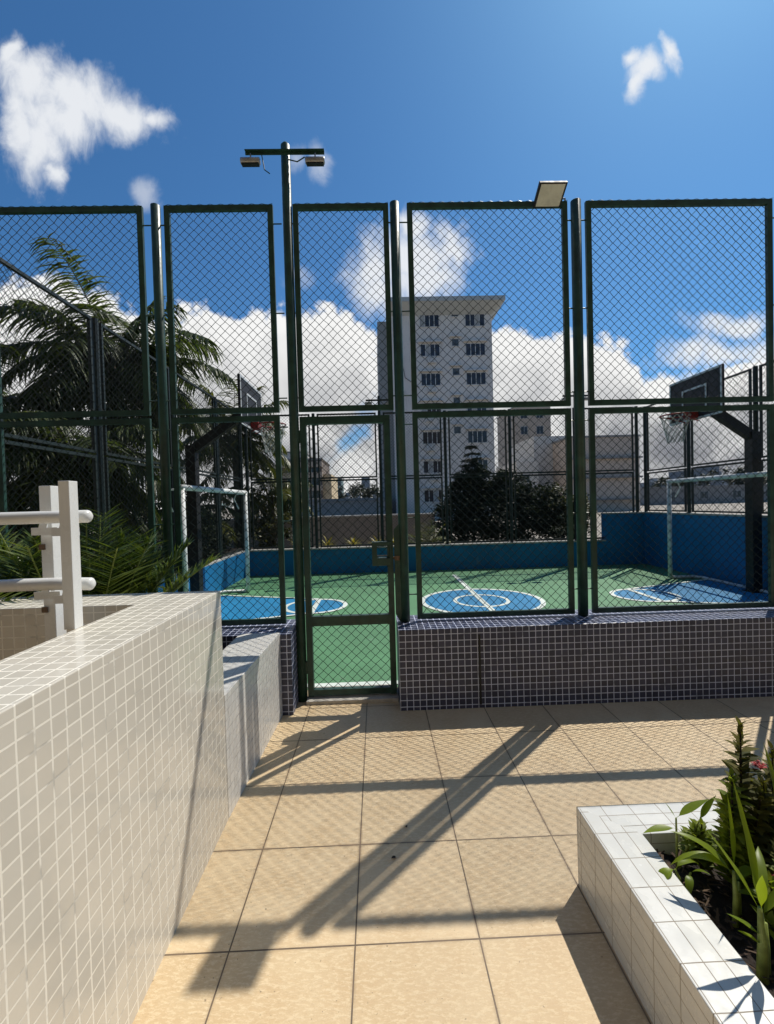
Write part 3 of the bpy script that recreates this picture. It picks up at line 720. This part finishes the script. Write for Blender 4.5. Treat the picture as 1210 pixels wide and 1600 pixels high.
palm('dark palm with hanging fronds low behind the left fence post', (-4.8,6.9,-.05), 2.5, 26, 1.8, .55, 'palm', 15, el=(-.8,1.1), droop=(1.2,2.2))
palm('yellowish green palm behind the far left corner of the court', (-4.0,12.2,-.05), 3.5, 26, 1.9, .55, 'palm_y', 21, droop=(1.2,2.2))
palm('pale green palm right of the left basketball hoop, beyond the court', (-3.3,13.2,-.05), 1.9, 18, 1.5, .45, 'palm_y', 33, el=(-.4,1.3), droop=(1.2,2.2))
palm('small olive palm low behind the left goal, beyond the court', (-5.0,11.2,-.05), 1.6, 18, 1.8, .45, 'palm_y', 37, el=(-.4,1.3), droop=(1.2,2.2))
palm('feathery areca palm between mosaic wall and left fence', (-1.84,2.68,.48), 0, 36, 1.02, .32, 'areca', 6, el=(1.0,1.52), droop=(.4,1.0), name='areca_palm', lw=.0080, hang=.2, nl=60, trunk=False)
palm('yellow green areca palm behind the handrail at the left edge', (-2.42,2.75,.48), 0, 34, 1.02, .32, 'areca', 11, el=(.55,1.45), droop=(.7,1.5), name='areca_palm', lw=.0115, hang=.4, nl=36, trunk=False)
g = MB(); g.box(-3.18,-1.06,2.145,3.175,-.02,.50); tag(g.build('planting_bed', M['soil']), kind='structure')

# ------------------------------------------------------------------ leafy trees and shrubs
def crown(m, c, rad, nc, nl, size, r, flat=.8):
    c = Vector(c)
    for i in range(nc):
        while True:
            q = Vector((r.uniform(-1,1), r.uniform(-1,1), r.uniform(-1,1)))
            if .25 < q.length < 1.: break
        cc = c + Vector((q.x*rad[0], q.y*rad[1], q.z*rad[2])); cr = r.uniform(.16,.30)*min(rad)*1.2
        for k in range(nl):
            p = cc + Vector((r.gauss(0,1), r.gauss(0,1), r.gauss(0,.8)))*cr*.6
            a = r.uniform(0,2*PI); e = r.uniform(-.7,.9); L = size*r.uniform(.6,1.3); d_ = vec(a,e); s_ = d_.cross(Vector((r.uniform(-1,1),r.uniform(-1,1),1))).normalized()*L*.3
            m.add([p, p+d_*L*.5-s_, p+d_*L, p+d_*L*.5+s_], [(0,1,2,3)])
def tree(name, label, cat, loc, trunk_h, parts, mat, seed, size=.09, nl=60, tr=.07, limbs=4):
    r = random.Random(seed); o = thing(name, label, cat, loc); t_ = MB(); m = MB()
    t_.tube([(0,0,-.1),(.03,.02,trunk_h*.5),(0,.03,trunk_h)], [tr*1.2,tr,tr*.7], 8)
    for k in range(limbs):
        c, rad, nc = parts[k % len(parts)]; tip = Vector(c) + Vector((r.uniform(-.5,.5)*rad[0], r.uniform(-.5,.5)*rad[1], r.uniform(-.2,.4)*rad[2]))
        t_.tube([(0,.01,trunk_h*.7), (tip.x*.4, tip.y*.4, (trunk_h*.7+tip.z)*.5), tuple(tip)], [tr*.6,tr*.4,tr*.15], 6)
    for (c, rad, nc) in parts: crown(m, c, rad, nc, nl, size, r)
    t_.build('trunk', M['trunk'], o, smooth=True); m.build('crown', M[mat], o)
    return o
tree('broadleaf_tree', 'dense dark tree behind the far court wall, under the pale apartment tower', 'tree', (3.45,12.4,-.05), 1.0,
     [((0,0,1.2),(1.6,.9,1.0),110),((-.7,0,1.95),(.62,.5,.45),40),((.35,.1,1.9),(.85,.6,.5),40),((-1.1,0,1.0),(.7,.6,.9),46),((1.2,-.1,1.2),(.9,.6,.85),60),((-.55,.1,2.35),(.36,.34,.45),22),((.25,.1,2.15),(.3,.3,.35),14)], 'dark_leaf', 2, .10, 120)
def norfolk(label, loc, H, seed):
    r = random.Random(seed); o = thing('conifer_tree', label, 'tree', loc); t_ = MB(); m = MB()
    t_.tube([(0,0,-.1),(0,0,H)], [.05,.008], 8)
    z = H*.45
    while z < H-.05:
        R_ = .10 + (H-z)*.42
        for k in range(7):
            a = k*2*PI/7 + r.uniform(-.2,.2); tip = Vector((R_*math.cos(a), R_*math.sin(a), z-.04+r.uniform(-.03,.05)))
            t_.tube([(0,0,z), tuple(tip)], [.01,.004], 5)
            for q in range(70):
                f = r.uniform(.15,1.); p = Vector((0,0,z)).lerp(tip, f); d_ = vec(a + r.uniform(-1.2,1.2), r.uniform(-.3,.7)); L = r.uniform(.05,.12); s_ = d_.cross(Vector((0,0,1))).normalized()*L*.2
                m.add([p, p+d_*L*.5-s_, p+d_*L, p+d_*L*.5+s_], [(0,1,2,3)])
        z += r.uniform(.15,.2)
    t_.build('trunk', M['trunk'], o); m.build('crown', M['dark_leaf'], o)
norfolk('small dark conifer poking out above the dense dark tree', (2.86,12.6,-.05), 3.35, 5)
tree('leafy_shrub', 'olive green shrub with sunlit leaves right of the dense dark tree', 'shrub', (5.35,12.2,-.05), .7,
     [((0,0,1.15),(.8,.6,.8),60),((.35,0,1.3),(.5,.45,.45),24)], 'olive_leaf', 6, .09, 100)
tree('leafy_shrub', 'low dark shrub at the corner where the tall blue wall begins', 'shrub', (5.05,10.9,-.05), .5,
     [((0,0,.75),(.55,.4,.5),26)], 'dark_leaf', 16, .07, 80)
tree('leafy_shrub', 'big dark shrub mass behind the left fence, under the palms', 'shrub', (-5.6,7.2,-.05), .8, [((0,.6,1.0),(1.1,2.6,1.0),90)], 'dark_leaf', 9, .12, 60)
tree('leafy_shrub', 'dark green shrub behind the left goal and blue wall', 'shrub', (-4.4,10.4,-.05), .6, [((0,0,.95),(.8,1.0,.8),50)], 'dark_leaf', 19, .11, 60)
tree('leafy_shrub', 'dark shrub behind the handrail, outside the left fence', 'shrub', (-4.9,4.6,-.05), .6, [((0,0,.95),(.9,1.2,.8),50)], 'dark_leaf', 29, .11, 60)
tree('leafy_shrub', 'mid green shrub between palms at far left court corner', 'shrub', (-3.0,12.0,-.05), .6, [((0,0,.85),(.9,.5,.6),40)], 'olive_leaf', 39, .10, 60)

def bromeliad(x, y, s, label, seed):
    r = random.Random(seed); o = MB()
    for k in range(26):
        blade(o, (0,0,0), vec(k*2.4, r.uniform(.5,1.4)), s*r.uniform(.7,1.1), .022*s/.4, r.uniform(.6,1.6), .25, 7, prof=lambda z: (1-z**2)*.9+.1)
    b = o.build('bromeliad', M['brom']); b.location = (x,y,.55); tag(b, label, 'plant', 'yellow bromeliads beyond the far court wall')
for i, (x, s, lab) in enumerate(((-1.95,.34,'yellow bromeliad seen between the light pole and the gate frame'),(-1.22,.36,'yellow bromeliad left of centre in the gate opening'),(-.60,.36,'yellow bromeliad in the middle of the gate opening'),
        (.0,.36,'yellow bromeliad beside the slim far light pole'),(.42,.42,'orange tinged yellow bromeliad just above the lock box'))):
    bromeliad(x, 10.35, s, lab, i+70)
palm('bushy yellow green palm plant left of the dense dark tree', (1.22,10.7,.35), 0, 20, .75, .26, 'palm_y', 41, el=(.3,1.5), droop=(.6,1.4), name='small_palm', lw=.012, hang=.4, nl=26, trunk=False)
g = MB(); g.box(-5.5,6.2,9.96,11.0,-.055,.53); tag(g.build('planting_bed', M['soil']), kind='structure')

# ------------------------------------------------------------------ boundary wall and buildings
g = MB(); g.box(-9,1.9,14.,14.2,-.05,1.16); bw = g.build('boundary_wall', M['boundary']); tag(bw, 'plain grey rendered boundary wall beyond the yellow bromeliads', 'wall')
g = MB(); g.box(-9,1.9,13.97,14.23,1.16,1.21); g.build('coping', M['white_trim'], bw)

def windows(o, Y, rects, mat='glass', frame='win_frame', bars=3, hood=False):
    """each rect is a window part (frame) with a pane sub-part, on a face looking to -y at local Y"""
    for (x0,x1,z0,z1) in rects:
        f = MB(); w = .07
        f.box(x0-w,x1+w,Y-.06,Y+.02,z1,z1+w); f.box(x0-w,x1+w,Y-.09,Y+.02,z0-w,z0); f.box(x0-w,x0,Y-.06,Y+.02,z0,z1); f.box(x1,x1+w,Y-.06,Y+.02,z0,z1)
        for k in range(1, bars+1):
            xx = x0+(x1-x0)*k/(bars+1); f.box(xx-.03,xx+.03,Y-.05,Y+.02,z0,z1)
        if hood: f.box(x0-.25,x1+.25,Y-.35,Y+.02,z1+.18,z1+.28)
        fo = f.build('window', M[frame], o)
        p = MB(); p.box(x0,x1,Y-.025,Y+.005,z0,z1); p.build('pane', M[mat], fo)
        if bars == 3 and rnd.random() < .6:
            q0 = x0+(x1-x0)*rnd.choice((0,.25,.5)); q = MB(); q.box(q0+.03,q0+(x1-x0)*.25-.03,Y-.034,Y-.027,z0,z1); q.build('shutter', M['win_frame'], fo)

tw = thing('apartment_tower', 'tall pale apartment tower with overhanging flat roof behind the court', 'building', (0,43,-.06))
g = MB(); g.box(1.95,12.08,0,13,0,20.75); g.build('wall', M['tower'], tw)
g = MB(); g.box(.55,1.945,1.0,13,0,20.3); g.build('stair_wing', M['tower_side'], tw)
g = MB(); g.add([(1.95,-.003,20.4),(12.083,-.003,20.4),(12.083,13.0,20.4),(1.95,13.0,20.4),(1.9,-1.35,21.2),(13.05,-1.35,21.2),(13.05,13.6,21.2),(1.9,13.6,21.2)],
    [(0,1,5,4)[::-1],(1,2,6,5)[::-1],(2,3,7,6)[::-1],(3,0,4,7)[::-1]][0:4]+[(0,1,2,3),(4,7,6,5)])
g.build('cornice', M['slab'], tw)
g = MB(); g.box(1.85,13.10,-1.40,13.65,21.203,21.62); rf = g.build('roof', M['slab'], tw)
g = MB(); g.tube([(4.75,1.,21.62),(4.75,1.,22.1)], .05, 6); g.obox((4.75,1.,22.25),(.30,0,.10),(0,.25,0),(-.05,0,.16)); g.build('antenna', M['black'], rf)
R1 = []; R2 = []
for k in range(7):
    zt_ = 20.42 - 2.93*k
    R1.append((4.85,6.72,zt_-1.15,zt_))
    if k < 6: R1.append((9.42,11.32,zt_-1.15,zt_))
    if k < 5: R2.append((8.02,8.68,zt_-.18,zt_+.50))
windows(tw, 0., R1, 'glass', 'white_trim', 3, hood=True); windows(tw, 0., R2, 'pane_grey', 'white_trim', 0, hood=True)
for (x, k) in ((5.9,1),(5.5,3),(5.6,4),(5.9,2),(6.0,5)):
    z = 20.42-2.93*k-1.9; g = MB(); g.box(x-.4,x+.4,-.42,-.003,z,z+.5); a_ = g.build('air_conditioner', M['white_trim'], tw, bevel=.02)
    g = MB(); g.tube([(x+.25*math.cos(q*PI/10), -.43, z+.25+.2*math.sin(q*PI/10)) for q in range(20)], .02, 5, closed=True); g.build('fan_grille', M['win_frame'], a_)
g = MB()
for (x, z) in ((2.75,20.0),(2.8,16.1),(2.9,12.6),(2.9,9.9)): g.box(x-.12,x+.12,-.18,-.003,z-.25,z+.25)
g.tube([(2.9,-.08,16.),(3.2,-.1,14.2),(4.6,-.1,13.2)], .03, 5); g.build('cable_boxes', M['black'], tw)

def block(name, label, Y, x0, x1, dep, h, mat, rects=(), roof=True, side=None, wmat='glass', bands=(), bmat='roof_grey'):
    o = thing(name, label, 'building', ((x0+x1)/2, Y, -.06)); cx = (x0+x1)/2
    g = MB(); g.box(x0-cx,x1-cx,0,dep,0,h); g.build('wall', M[mat], o)
    if roof: g = MB(); g.box(x0-cx-.12,x1-cx+.12,-.12,dep+.12,h+.003,h+.25); g.build('roof', M['roof_grey'], o)
    if side: g = MB(); g.box(x1-cx+.003,x1-cx+side[0],0.4,dep,0,h-side[1]); g.build('side_wing', M[side[2]], o)
    for (z0, z1) in bands: g = MB(); g.box(x0-cx-.1,x1-cx+.1,-.5,-.003,z0,z1); g.build('balcony' if z1-z0 > .5 else 'ledge', M[bmat], o)
    windows(o, -.0, [(a-cx,b-cx,c,d_) for a,b,c,d_ in rects], wmat, 'win_frame', 1)
    return o
# buildings seen through the gate
Yb = 60; rects = [(x,x+1.1,z,z+1.2) for z in (.8,2.6,4.4,6.2) for x in (-12.4,-10.6,-9.,)]
block('balcony_block', 'dark brown balconied block seen through the gate, left of yellow slab', Yb, -13.2,-7.6, 10, 8.0, 'brown', rects, bands=[(z,z+.75) for z in (1.9,3.7,5.5,7.0)], side=(1.25,2.0,'yellow'), bmat='tan')
block('office_tower', 'slim dark teal tower beyond the brown balconied block', 120, -12.7,-9.8, 8, 8.9, 'teal', [(-12.4,-11.6,z,z+1.1) for z in (1,3,5,7)]+[(-11.1,-10.2,z,z+1.1) for z in (1,3,5,7)])
block('apartment_block', 'pale grey block with stacked balconies left of the light pole', 70, -15.6,-11.6, 9, 10.3, 'grey_block', [(-13.4,-12.2,z,z+1.3) for z in (1,2.8,4.6,6.4,8.2)], bands=[(z,z+.6) for z in (2.4,4.2,6.0,7.8)], bmat='roof_grey')
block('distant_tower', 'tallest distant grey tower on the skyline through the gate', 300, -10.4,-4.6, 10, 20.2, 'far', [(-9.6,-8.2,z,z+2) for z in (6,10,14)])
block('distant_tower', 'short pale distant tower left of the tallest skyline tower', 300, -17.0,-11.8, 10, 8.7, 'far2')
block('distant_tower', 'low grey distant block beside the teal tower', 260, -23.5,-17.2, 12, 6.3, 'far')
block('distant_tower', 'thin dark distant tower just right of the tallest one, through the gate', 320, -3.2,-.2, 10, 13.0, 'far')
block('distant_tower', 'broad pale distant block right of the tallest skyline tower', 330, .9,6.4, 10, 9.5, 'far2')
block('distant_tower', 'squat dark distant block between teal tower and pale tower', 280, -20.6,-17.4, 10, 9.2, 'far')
block('warehouse', 'long low grey roofed warehouse behind the boundary wall', 40, -8.2, 1.2, 8, 1.95, 'boundary', [])
# right of the tower
block('brown_tower', 'tall tan tower beyond, right of the pale apartment tower', 80, 26.6,33.3, 12, 19.2, 'tan', [(x,x+1.2,z,z+1.4) for z in (2,5,8,11,14,17) for x in (27.6,30.6)])
block('stepped_house', 'pale grey blank building with stained walls behind the olive shrub', 55, 20.6,25.6, 9, 9.8, 'grey_block', [(23.6,24.3,5.2,6.)], roof=False)
block('stepped_house', 'lower pale annex in front of the tan tower', 53, 17.6,20.4, 9, 6.4, 'grey_block', [(18.4,19.2,3.8,4.7)], roof=False)
block('beige_block', 'wide beige block with dark horizontal ledges behind the far corner post', 50, 23.1,31.4, 9, 8.75, 'beige_block', [], bands=[(1.3,1.5),(3.9,4.1),(6.2,6.4)], roof=True)
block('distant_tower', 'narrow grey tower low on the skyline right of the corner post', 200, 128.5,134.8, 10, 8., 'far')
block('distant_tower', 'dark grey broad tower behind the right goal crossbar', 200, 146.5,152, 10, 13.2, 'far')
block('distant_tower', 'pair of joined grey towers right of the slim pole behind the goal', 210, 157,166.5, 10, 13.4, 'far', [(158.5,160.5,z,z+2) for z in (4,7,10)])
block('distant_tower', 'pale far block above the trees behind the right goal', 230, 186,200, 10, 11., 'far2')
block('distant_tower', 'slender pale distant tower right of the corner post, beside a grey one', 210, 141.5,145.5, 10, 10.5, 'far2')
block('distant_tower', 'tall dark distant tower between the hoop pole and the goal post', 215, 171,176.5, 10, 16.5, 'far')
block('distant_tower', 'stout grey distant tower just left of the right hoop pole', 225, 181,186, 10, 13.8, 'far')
r_ = random.Random(5)
def far_tree(label, x, y, w, h, seed): 
    tree('distant_tree', label, 'tree', (x,y,-.06), h*.4, [((0,0,h*.6),(w*.5,w*.4,h*.4),34),((w*.2,0,h*.72),(w*.25,w*.2,h*.26),14)], 'far_leaf', seed, h*.09, 60, h*.03, 3)
far_tree('dark far tree at the foot of the skyline, through the gate', -5.2,110, 14, 6.6, 51)
far_tree('smaller far tree left of the dark one through the gate', -14.,120, 9, 4.6, 52)
far_tree('far tree just right of the corner post on the right', 60.5,86, 9, 5.3, 53)
far_tree('wide far tree behind the right goal', 72,86, 14, 6.6, 54)
far_tree('far tree at the right edge behind the right hoop pole', 83,86, 12, 5.8, 55)
block('low_house', 'long low grey house under the far trees, right side', 75, 47, 84, 8, 3.0, 'roof_grey', [(x,x+1.5,1.,2.2) for x in (52,58,64,70)], wmat='pane_grey')

# ------------------------------------------------------------------ added building behind the viewpoint, unseen, blocks sky to darken and warm the shade
hb_ = thing('sky_blocker_building', 'added dark building behind the viewpoint, unseen, blocking part of the sky light', 'building', (0,-3.6,0))
g = MB(); g.box(-16,16,-8,0,-.05,24); g.build('wall', M['house'], hb_)
windows_ = [(x,x+1.8,z,z+1.4) for z in (1.,4.,7.,10.,13.,16.,19.) for x in (-12.,-7.,-2.,3.,8.)]
for (x0,x1,z0,z1) in windows_:
    g = MB(); g.box(x0,x1,.003,.03,z0,z1); g.build('window', M['glass'], hb_)
g = MB(); g.box(-16,16,.003,1.5,2.9,3.1); g.build('sky_blocker_slab', M['house'], hb_)  # added overhang, out of view, cuts skylight from overhead

# two dry leaves lying on the paving
for (x, y, a, lab) in ((.02,1.845,.4,'curled dark dry leaf on the paving, right on the long post shadow'),(.10,2.02,1.9,'tiny dark dry leaf on the paving just above the other one')):
    m = MB(); blade(m, (0,0,.004), (math.cos(a),math.sin(a),.25), .035 if a < 1 else .022, .007, 1.2, .5, 6)
    o = m.build('dry_leaf', M['twig']); o.location = (x,y,0); tag(o, lab, 'leaf')
